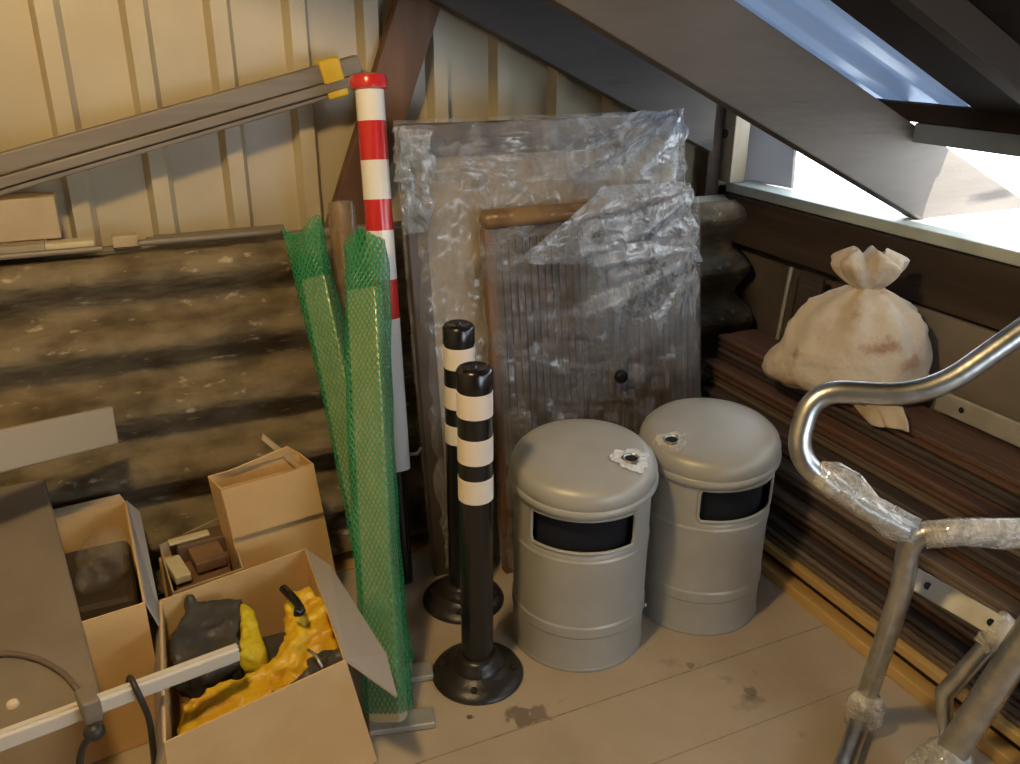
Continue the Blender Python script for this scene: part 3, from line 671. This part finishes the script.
# boards standing behind the stack against the right wall
names = [(1.70, 1.82, 'brown upright board left of the pale sack, by the right wall', M['plank'][1]), (1.86, 1.96, 'dark grey upright board beside the corrugated sheet ends', M['plank'][2]), ]
for a, b_, lab, mt in names:
    mb = MB(); mb.hexa([(1.925, a+.1, 0), (1.945, a+.1, 0), (1.945, b_+.1, 0), (1.925, b_+.1, 0)], [(1.965, a+.1, .79), (1.982, a+.1, .79), (1.982, b_+.1, .79), (1.965, b_+.1, .79)])
    tag(obj('upright_board', mb, mt, bevel=.002), lab, 'board')
mb = MB(); mb.tube([(1.93, 2.13, 0), (1.965, 2.10, .79)], .008, 10); tag(obj('metal_rod', mb, M['steel_flat'], smooth=50), 'thin pale upright rod between the sheet ends and the upright boards', 'rod')
mb = MB(); mb.hexa([(1.912, .3, 0), (1.927, .3, 0), (1.927, 1.62, 0), (1.912, 1.62, 0)], [(1.962, .3, .80), (1.978, .3, .80), (1.978, 1.62, .80), (1.962, 1.62, .80)])
tag(obj('leaning_board', mb, mat('grey_brown_board', (.19, .16, .125), .55, col2=(.14, .115, .09), vscale=3), bevel=.002), 'large plain grey brown board leaning on the wall behind the sack', 'panel')

# ------------------------------------------------------------------ sack on top of the stack
t = thing('tied_sack', V(1.80, 1.62, ST), 'cream cloth sack tied at the neck, sitting on the decking stack', 'sack')
def sack_surf():
    mb = MB(); n = 96; rows = []
    base = V(1.800, 1.655, ST+.002)+V(-.012, -.01, 0); side = V(.58, -.815, 0); dep = V(.815, .58, 0)
    prof = [(0, .02, .02), (0.003, .19, .085), (.025, .205, .115), (.07, .205, .125), (.12, .198, .125), (.17, .185, .118), (.215, .165, .10), (.25, .135, .08), (.28, .085, .055), (.300, .038, .032), (.312, .030, .028)]
    pz = [p[0] for p in prof]
    def interp(z, j):
        for a, b_ in zip(prof, prof[1:]):
            if a[0] <= z <= b_[0]:
                f = (z-a[0])/(b_[0]-a[0]); f = f*f*(3-2*f) if j else f; return a[j]+(b_[j]-a[j])*f
    zs = [0, .001, .003, .012, .025, .045]+[.045+.2675*i/22 for i in range(1, 23)]
    for z in zs:
        z = min(z, .312); row = []
        for k in range(n):
            a = 2*PI*k/n; rx, ry = interp(z, 1), interp(z, 2)
            fold = 1+.05*fbm((math.cos(a)*1.2, math.sin(a)*1.2, z*4), 2.2, 3, 3)+.10*(z/.312)**2*math.sin(a*9+z*14)
            lean = .022*(z/.3)
            ear = .03*max(0, -math.cos(a))**6*(1 if z < .06 else max(0, 1-(z-.06)/.06))
            ear2 = -.03*max(0, math.cos(a))**4*max(0, 1-z/.05)
            row.append(base+side*(math.cos(a)*(rx*fold+ear+ear2)+lean)+dep*(math.sin(a)*ry*fold)+V(0, 0, z*1.0))
        rows.append(row)
    mb.rings(rows, cap=True); return mb, base
mb, sb = sack_surf(); obj('sack_body', mb, M['sack'], t, smooth=180, disp=[(.05, .018)])
mb = MB(); rows = []; n = 90
nk = sb+V(.58, -.815, 0)*.020+V(0, 0, .292)
for i in range(16):
    f = i/15; row = []
    for k in range(n):
        a = 2*PI*k/n
        rr_ = .027+.066*math.sin(min(1, f*1.25)*PI/2)*(1+.20*math.sin(a*5+1)+.10*math.sin(a*11))
        if f > .75: rr_ *= 1-.55*((f-.75)/.25)**1.2
        row.append(nk+rt0*(rr_*math.cos(a)*1.0-.012*f)+fwh*(rr_*.72*math.sin(a))+V(0, 0, .105*f+.012*math.sin(a*5+2)*f))
    rows.append(row)
mb.rings(rows, cap=True); obj('ruffle', mb, M['sack'], t, smooth=180)
mb = MB(); mb.tube([nk+rt0*.031*math.cos(a)+fwh*.029*math.sin(a)+V(0, 0, .006+.003*math.sin(2*a)) for a in [2*PI*k/20 for k in range(21)]], .006, 8); obj('tie', mb, M['sack'], t, smooth=180)
# corner of the sack hanging over the edge
mb = MB(); c1 = at(880, 405, x=1.71); 
def hang(u, v):
    a = at(850+55*u, 400+8*u, x=1.752+.03*(1-v)); b_ = at(872+36*u, 425+6*u, x=1.738)
    p = a.lerp(b_, v); p.x -= .004*math.sin(u*14); p.y += .006*math.sin(u*9+v*3); return p
mb.grid(hang, 24, 10); obj('hanging_corner', mb, M['sack'], t, smooth=180, solid=.006)

# galvanised flat bar standing on the stack in front of the panel
a = at(942, 404, x=1.9)
mb = MB(); mb.box((1.898, .35, ST+.008), (1.908, a.y+.02, ST+.066))
t = thing('flat_steel_bar', V(1.903, .9, ST), 'pale drilled flat steel bar lying on edge on the decking stack', 'steel bar')
obj('bar', mb, M['steel_flat'], t, bevel=.003)
for yy_ in (a.y-.06, a.y-.5):
    mb = MB(); mb.lathe((1.8985, yy_, ST+.038), [(.008, 0), (.008, .002)], 12, axis=(-1, 0, 0)); obj('bolt_hole_shade', mb, M['black_in'], t)  # dark of the drilled hole painted as a black disc

# ------------------------------------------------------------------ bent galvanised tube frame (right foreground)
def arc(p, q, r, k=6):
    """smooth polyline corners"""
    out = []
    return out
def smoothpath(pts, rad=.06, n=7):
    pts = [Vector(p) for p in pts]; out = [pts[0]]
    for a, b_, c in zip(pts, pts[1:], pts[2:]):
        r1 = min(rad, (b_-a).length*.48, (c-b_).length*.48); p = b_+(a-b_).normalized()*r1; q = b_+(c-b_).normalized()*r1
        for i in range(n+1):
            f = i/n; out.append(p.lerp(b_, f).lerp(b_.lerp(q, f), f))
    out.append(pts[-1]); return out
TR = .0225
foot = at(862, 716, z=.03)
t = thing('tubular_barrier', V(foot.x, foot.y, 0), 'bent galvanised tube frame with curved handle in front of the decking stack', 'tube frame')
P = lambda x, y, t_: at(x, y, t=t_)
mb = MB(); mb.tube(smoothpath([P(1480, 170, 1.22), P(1280, 150, 1.36), P(1120, 262, 1.50), P(928, 397, 1.60), P(812, 390, 1.66), P(795, 455, 1.67), P(835, 490, 1.67)], .085, 9), TR*.98, 18); obj('handle_tube', mb, M['galv'], t, smooth=60)
j = P(906, 530, 1.66)
mb = MB(); mb.tube([P(826, 478, 1.67), P(862, 508, 1.665), j], TR*.9, 16); obj('sloping_tube', mb, M['galv'], t, smooth=60)
mb = MB(); mb.tube([P(816, 470, 1.67), P(832, 478, 1.665), P(850, 490, 1.66), P(868, 505, 1.66), P(890, 522, 1.66), P(915, 533, 1.66)], [.023, .031, .034, .030, .029, .026], 22); mb.jitter(.016, 38, 5); obj('plastic_wrap', mb, M['film_tube'], t, smooth=180)
legp = smoothpath([P(1420, 515, 1.40), P(1100, 528, 1.58), P(911, 532, 1.66), P(902, 590, 1.72), foot+V(.005, .005, .03)], .05, 7)
mb = MB(); mb.tube(legp, TR*.98, 18); obj('leg_tube', mb, M['galv'], t, smooth=60)
mb = MB(); mb.tube([P(1090, 531, 1.585), P(1000, 534, 1.62), P(960, 532, 1.63), P(925, 535, 1.65)], [.026, .0275, .026, .0265], 20); mb.jitter(.007, 45, 2); obj('plastic_wrap', mb, M['film_tube'], t, smooth=180)
f2 = at(835, 790, z=.03)
mb = MB(); mb.tube([foot+V(0, 0, .0), f2, f2+(f2-foot)*1.5], TR, 16); obj('foot_tube', mb, M['galv'], t, smooth=60)
mb = MB(); up1 = (legp[-3]-legp[-1]).normalized()
mb.tube([foot+V(0, 0, -.005), foot+up1*.02, foot+up1*.05, foot+up1*.085], [.040, .043, .040, .026], 20); mb.jitter(.014, 30, 9); obj('plastic_wrap', mb, M['film_tube'], t, smooth=180)

# second stand: fat tube, brace and drilled plate
g = at(925, 792, z=.035)
t = thing('tube_stand', V(g.x, g.y, 0), 'galvanised tube stand with drilled plate in the bottom right corner', 'tube stand')
s1 = P(1330, 178, 1.27)
mb = MB(); mb.tube([s1, g], .030, 18); obj('main_tube', mb, M['galv'], t, smooth=60)
pa_ = P(912, 577, 1.80); pb_ = P(1090, 680, 1.62); dv = (pb_-pa_).normalized(); hv = dv.cross(FW).normalized()
mb = MB(); mb.beam(pa_, pb_, FW*.006, hv*.046); pl = obj('drilled_plate', mb, M['steel_flat'], t, bevel=.002)
for f_ in (.09, .46, .80):
    c = pa_.lerp(pb_, f_)-FW*.0045; mb = MB(); mb.lathe(c, [(.008, 0), (.008, .0012)], 12, axis=-FW); obj('bolt_hole_shade', mb, M['black_in'], pl)  # black discs stand in for the shade in the drillings
mb = MB(); mb.tube([P(1000, 632, 1.72), P(944, 694, 1.78), P(946, 745, 1.78)], [.019, .019, .012], 14); obj('brace_tube', mb, M['galv'], t, smooth=60)
mb = MB(); mb.tube([P(1012, 622, 1.72), P(998, 634, 1.72), P(985, 648, 1.73)], [.026, .031, .022], 16); mb.jitter(.010, 45, 4); obj('plastic_wrap', mb, M['film_tube'], t, smooth=180)
mb = MB(); gu = (s1-g).normalized(); mb.tube([g+gu*-.02, g+gu*.05, g+gu*.09, g+gu*.13], [.052, .056, .05, .034], 20); mb.jitter(.018, 28, 6); obj('plastic_wrap', mb, M['film_tube'], t, smooth=180)

# ------------------------------------------------------------------ cardboard boxes
def quad(pts): mb = MB(); mb.poly(pts); return mb
def openbox(name, rim, bot, mt, label, cat='box', th=.005, bottom=True):
    base = sum((Vector(b_) for b_ in bot), V(0, 0, 0))/len(bot)
    t = thing(name, base, label, cat)
    mb = MB(); r = [mb.bm.verts.new(p) for p in rim]; q = [mb.bm.verts.new(p) for p in bot]
    for i in range(4): mb.bm.faces.new((q[i], q[(i+1) % 4], r[(i+1) % 4], r[i]))
    mb.bm.faces.new(q)
    obj('box_body', mb, mt, t, solid=th); return t
A_ = at(165, 742, z=.30); B_ = at(345, 660, z=.30); C_ = at(305, 549, z=.30); D_ = at(161, 600, z=.30)
g0 = .004
bot = [V(A_.x-.01, A_.y+.01, g0), V(.336, 1.43, g0), V(.30, 1.86, g0), V(D_.x, D_.y-.01, g0)]
t = openbox('cardboard_box', [A_, B_, C_, D_], bot, M['card'], 'large open cardboard box in front holding yellow and dark gear')
mb = MB(); o1 = at(330, 566, z=.285); o2 = at(386, 655, z=.245); o3 = at(397, 697, z=.235)
mb.poly([C_, o1, o2, o3, B_]); tag(obj('flap', mb, M['card_grey'], t, solid=.005), 'grey outer flap bent out to the right')
mb = MB(); mb.poly([D_+V(-.002, 0, 0), A_+V(-.002, 0, 0), A_+V(-.028, .03, -.10), D_+V(-.028, -.02, -.10)]); obj('flap', mb, M['card_grey'], t, solid=.004)
# upright box
a = V(.127, 1.985, .45); b_ = V(.361, 2.015, .455); c_ = b_+V(-.02, .075, .0); d_ = a+V(-.02, .075, .0)
dn = V(.045, -.02, -.44)
lo4 = [V(p.x+.04, p.y-.03, .004) for p in (a, b_, c_, d_)]
t = openbox('tall_carton', [a, b_, c_, d_], lo4, M['card'], 'tall narrow cardboard carton standing behind the big box')
nn = V(.0, -.008, 0)
mb = MB(); k0 = a.lerp(lo4[0], .30); k1 = b_.lerp(lo4[1], .30)
mb.poly([a+nn, b_+nn, k1+nn*1.6, k0+nn*1.6]); obj('flap', mb, M['card'], t, solid=.004)
mb = MB(); mb.poly([c_+V(0, 0, .001), d_+V(0, 0, .001), d_+V(.05, -.012, .012), c_+V(-.03, -.01, .030)]); obj('flap', mb, M['card'], t, solid=.003)
mb = MB(); mb.beam(at(262, 436, y=2.12), at(303, 470, y=2.06), V(0, .012, 0), V(.006, 0, .014)); obj('torn_strip', mb, M['card_pale'], t)
# rear left box
A_ = V(-.43, 1.66, .36); B_ = at(155, 600, z=.36)-V(.022, 0, 0); C_ = at(131, 500, z=.36)-V(.015, 0, 0); D_ = V(-.43, C_.y-.04, .36)
bot = [V(p.x, p.y+dy, .004) for p, dy in ((A_, 0), (B_, -.01), (C_, 0), (D_, 0))]
t = openbox('cardboard_box', [A_, B_, C_, D_], bot, M['card'], 'open brown cardboard box at the left, partly under the grey panel')
mb = MB(); o = V(.012, 0, -.05)
mb.poly([C_+V(.003, 0, 0), B_+V(.003, 0, 0), B_+V(.028, -.01, -.085), C_+V(.030, -.02, -.03)]); tag(obj('flap', mb, mat('daylit_flap', (.42, .42, .42), .45), t, solid=.004), 'side flap folded outwards, its daylight painted pale grey')  # grey in place of cardboard imitates daylight on this flap
mb = MB(); mb.poly([C_, D_, D_+V(0, .02, .015), C_+V(-.01, .02, .012)]); obj('flap', mb, M['card_pale'], t, solid=.004)
c = at(104, 560, z=.32); mb = MB(); mb.ell(c, (.065, .12, .045)); mb.ell(c+V(-.02, -.07, .0), (.04, .05, .04)); mb.ell(c+V(.01, .07, .01), (.04, .05, .04))
tag(obj('clear_plastic_bag', mb, M['film_bag'], remesh=.012, disp=[(.06, .04)]), 'clear plastic bag crumpled inside the left box', 'bag')
mb = MB(); mb.box((c.x-.14, c.y-.15, .01), (c.x+.06, c.y+.14, .29)); mb.jitter(.01, 9, 2)
tag(obj('dark_bundle', mb, mat('dark_brown_bundle', (.06, .042, .028), .5, bump=.5, bscale=20), bevel=.02), 'dark brown bundle deep in the left box under the clear bag', 'bundle')

# tray of scraps
a = at(160, 545, z=.28); b_ = at(173, 592, z=.28); c_ = at(243, 568, z=.28); d_ = at(225, 515, z=.28)
rim = [b_, c_, d_, a]; 
t = openbox('scrap_tray', rim, [V(p.x, p.y, .004) for p in rim], M['card_pale'], 'small pale open carton of scraps between the boxes')
ctr = (a+b_+c_+d_)/4
def block(cx, cy, cz, sx, sy, sz, yaw, tilt, name, label, cat, mt):
    mb = MB(); R_ = Matrix.Rotation(yaw, 3, 'Z') @ Matrix.Rotation(tilt, 3, 'X')
    vs = lambda z: [V(cx, cy, cz)+R_@V(x*sx/2, y*sy/2, z*sz/2) for x, y in ((-1, -1), (1, -1), (1, 1), (-1, 1))]
    mb.hexa(vs(-1), vs(1)); return tag(obj(name, mb, mt, bevel=.003), label, cat)
block(ctr.x, ctr.y, .125, .13, .15, .23, -.05, 0, 'filler_block', 'brown block filling the bottom of the scrap carton', 'block', M['scrap'])
p = at(205, 563, z=.245); block(p.x+.008, p.y, .262, .075, .085, .03, .15, 0, 'wood_scrap', 'reddish brown wood scrap in the front of the pale carton', 'wood scrap', M['scrap'])
p = at(200, 527, z=.30); block(p.x, p.y-.02, .262, .13, .06, .05, .1, 0, 'wood_scrap', 'darker wood scrap lying at the back of the pale carton', 'wood scrap', mat('dark_scrap', (.15, .09, .05), .6))
p = at(181, 573, z=.25); block(p.x-.006, p.y, .262, .038, .10, .022, .2, 0, 'paper_leaflet', 'cream folded leaflet with dark slot in the pale carton', 'leaflet', M['paper'])
p = at(190, 545, z=.27); block(p.x, p.y, .292, .10, .026, .008, .12, 0, 'paper_strip', 'thin cream paper strip across the scraps', 'paper', M['paper'])
p = at(185, 515, z=.24); block(.14, 2.068, .12, .36, .016, .24, 0, 0, 'pale_plank', 'pale plank on edge at the foot of the corrugated sheets', 'plank', M['yel_wood'])

# grey panel leaning over the left box
TRc = at(45, 478, z=.445); BRc = at(103, 703, z=.352)
ex = V(-.55, -.02, 0); t = thing('metal_sheet', BRc+ex*.5, 'flat taupe grey panel with white knob lying over the left box', 'panel')
mb = MB(); nz = (TRc-BRc).cross(ex).normalized(); nz = nz if nz.z > 0 else -nz
mb.prism([BRc, TRc, TRc+ex, BRc+ex], -nz*.018); obj('sheet', mb, M['grey_panel'], t, bevel=.006)
def onpanel(px, py, h=0):
    d = ray(px, py); k = (BRc-CAM).dot(nz)/d.dot(nz); return CAM+d*k+nz*h
mb = MB(); c = onpanel(13, 705); mb.lathe(c, [(.011, 0), (.010, .006), (.005, .010), (.001, .011)], 16, axis=nz); tag(obj('knob', mb, M['white_refl'], t, smooth=60), 'small white round knob')
# brown cable arc over the panel
mb = MB(); ca = [onpanel(x, y, .006) for x, y in ((-60, 672), (-20, 658), (15, 655), (45, 663), (68, 678), (80, 695))]
mb.tube(smoothpath(ca, .05, 4), .0055, 8); tag(obj('brown_cable', mb, M['cable_b'], smooth=180), 'brown cable curving over the grey panel', 'cable')

# grey board length in front of the sheets
a = at(113, 425, y=2.12); b0_ = at(-10, 453, y=1.98); dd = (b0_-a).normalized()
t_ = MB(); p1 = a; p2 = a+dd*.75; upv = V(0, .35, 1).normalized(); fn = dd.cross(upv).normalized()
t_.beam(p1, p2, fn*.03, upv*.092); tag(obj('grey_plank', t_, M['grey_plank'], bevel=.004), 'grey box section length sticking out at the left before the corrugated sheets', 'plank')

# pale rail across the boxes, with cables
e0 = at(238, 652, z=.345); e1 = at(0, 741, z=.385); dd = (e1-e0).normalized()
t = thing('pale_rail', e0, 'long pale plastic rail lying across the two boxes', 'rail')
mb = MB(); upv = V(0, 0, 1); fn = dd.cross(upv).normalized()
mb.beam(e0, e0+dd*.85, fn*.022, upv*.030); obj('rail', mb, M['white_pl'], t, bevel=.003)
mb = MB(); mb.beam(e0+upv*.016, e0+dd*.85+upv*.016, fn*.010, upv*.006); obj('ridge', mb, M['white_pl'], t)
t = thing('plug_cable', at(88, 712, z=.37), 'black plug with cable hooked over the pale rail', 'cable')
pp = at(88, 700, z=.405); ft = fn if fn.y < 0 else -fn
mb = MB(); mb.beam(pp+V(0, 0, .012), pp+V(0, 0, -.035), dd*.030, fn*.050); obj('clip', mb, M['trim'], t, bevel=.004)
p2 = at(89, 722, z=.355)+ft*.03; mb = MB(); mb.ell(p2, (.018, .018, .017)); obj('plug', mb, M['cable'], t, smooth=180)
mb = MB(); mb.tube(smoothpath([p2, at(76, 738, z=.31)+ft*.03, at(74, 790, z=.2)+ft*.02, at(74, 860, z=.1)], .04, 5), .0065, 8); obj('cord', mb, M['cable'], t, smooth=180)
mb = MB()
r0 = e0+dd*((e0-at(133, 690, z=.36)).length)
mb.tube(smoothpath([r0-ft*.05+V(0, 0, -.03), r0-ft*.01+V(0, 0, .030), r0+ft*.025+V(0, 0, .012), at(146, 712, z=.31)+ft*.02, at(152, 770, z=.18)+ft*.02, at(152, 860, z=.05)], .03, 5), .006, 8)
tag(obj('black_cable', mb, M['cable'], smooth=180), 'black cable draped over the pale rail beside the big box', 'cable')

# ------------------------------------------------------------------ gear in the big box
def softthing(name, label, cat): return thing(name, at(250, 650, z=.05), label, cat)
def gp(px, py, z): return at(px, py, z=z)
# filler under the gear
mb = MB(); c = (gp(245, 665, .3)); mb.box((.00, 1.45, .012), (.25, 1.78, .15)); mb.jitter(.01, 12, 4)
tag(obj('dark_cloth', mb, M['darkbag'], bevel=.02), 'black cloth at the bottom of the big box', 'cloth')
t = thing('dark_pouch', gp(215, 640, .2), 'dark grey plastic bag with a lime yellow end inside the big box', 'bag')
mb = MB()
def soft(mb, pts, thick):
    """flat pillow between photo points (px, py, z)"""
    P_ = [gp(*p) for p in pts]; mb.prism(P_, (0, 0, -thick))
soft(mb, [(172, 668, .25), (172, 628, .27), (190, 600, .285), (243, 596, .285), (240, 655, .255), (205, 680, .24)], .09)
mb.ell(gp(190, 602, .28), (.014, .014, .02))
obj('bag_body', mb, M['darkbag'], t, remesh=.009, disp=[(.05, .035), (.02, .010)])
mb = MB(); soft(mb, [(240, 655, .26), (240, 600, .285), (256, 606, .28), (266, 650, .25), (262, 664, .24)], .07)
tag(obj('yellow_end', mb, M['lime'], t, remesh=.007, disp=[(.04, .02), (.015, .008)]), 'lime yellow end of the bag')
mb = MB()
soft(mb, [(176, 742, .20), (184, 700, .235), (215, 682, .245), (262, 668, .25), (300, 640, .265), (345, 640, .25), (322, 668, .24), (270, 694, .235), (225, 722, .225)], .06)
soft(mb, [(272, 672, .25), (283, 625, .29), (286, 592, .305), (298, 585, .31), (301, 625, .30), (298, 668, .26)], .05)
soft(mb, [(286, 592, .30), (306, 586, .315), (324, 596, .305), (334, 634, .275), (318, 650, .262), (306, 620, .29)], .05)
soft(mb, [(292, 670, .25), (305, 630, .285), (332, 626, .28), (338, 650, .25), (312, 668, .245)], .05)
t = thing('yellow_workwear', gp(260, 690, .15), 'bright yellow crumpled workwear with black trim in the big box', 'workwear')
obj('cloth_body', mb, M['yellow'], t, remesh=.007, disp=[(.045, .035), (.016, .012)])
mb = MB()
soft(mb, [(215, 728, .25), (240, 708, .262), (285, 684, .268), (318, 658, .275), (345, 640, .28), (350, 658, .26), (320, 682, .26), (260, 708, .25)], .035)
soft(mb, [(305, 660, .262), (322, 648, .268), (345, 650, .26), (343, 672, .25), (315, 680, .252)], .03)
tag(obj('black_trim', mb, M['darkbag'], t, remesh=.006, disp=[(.03, .02), (.01, .006)]), 'black fabric trim')
mb = MB(); mb.tube(smoothpath([gp(283, 588, .335), gp(297, 602, .33), gp(302, 612, .335), gp(295, 612, .34)], .02, 4), .010, 8); tag(obj('buckle_strap', mb, M['black_pl'], t, smooth=180), 'black buckle strap')
mb = MB(); mb.tube(smoothpath([gp(308, 650, .30), gp(316, 655, .30), gp(322, 668, .29)], .01, 4), .0035, 8); obj('metal_clip', mb, M['galv'], t, smooth=180)
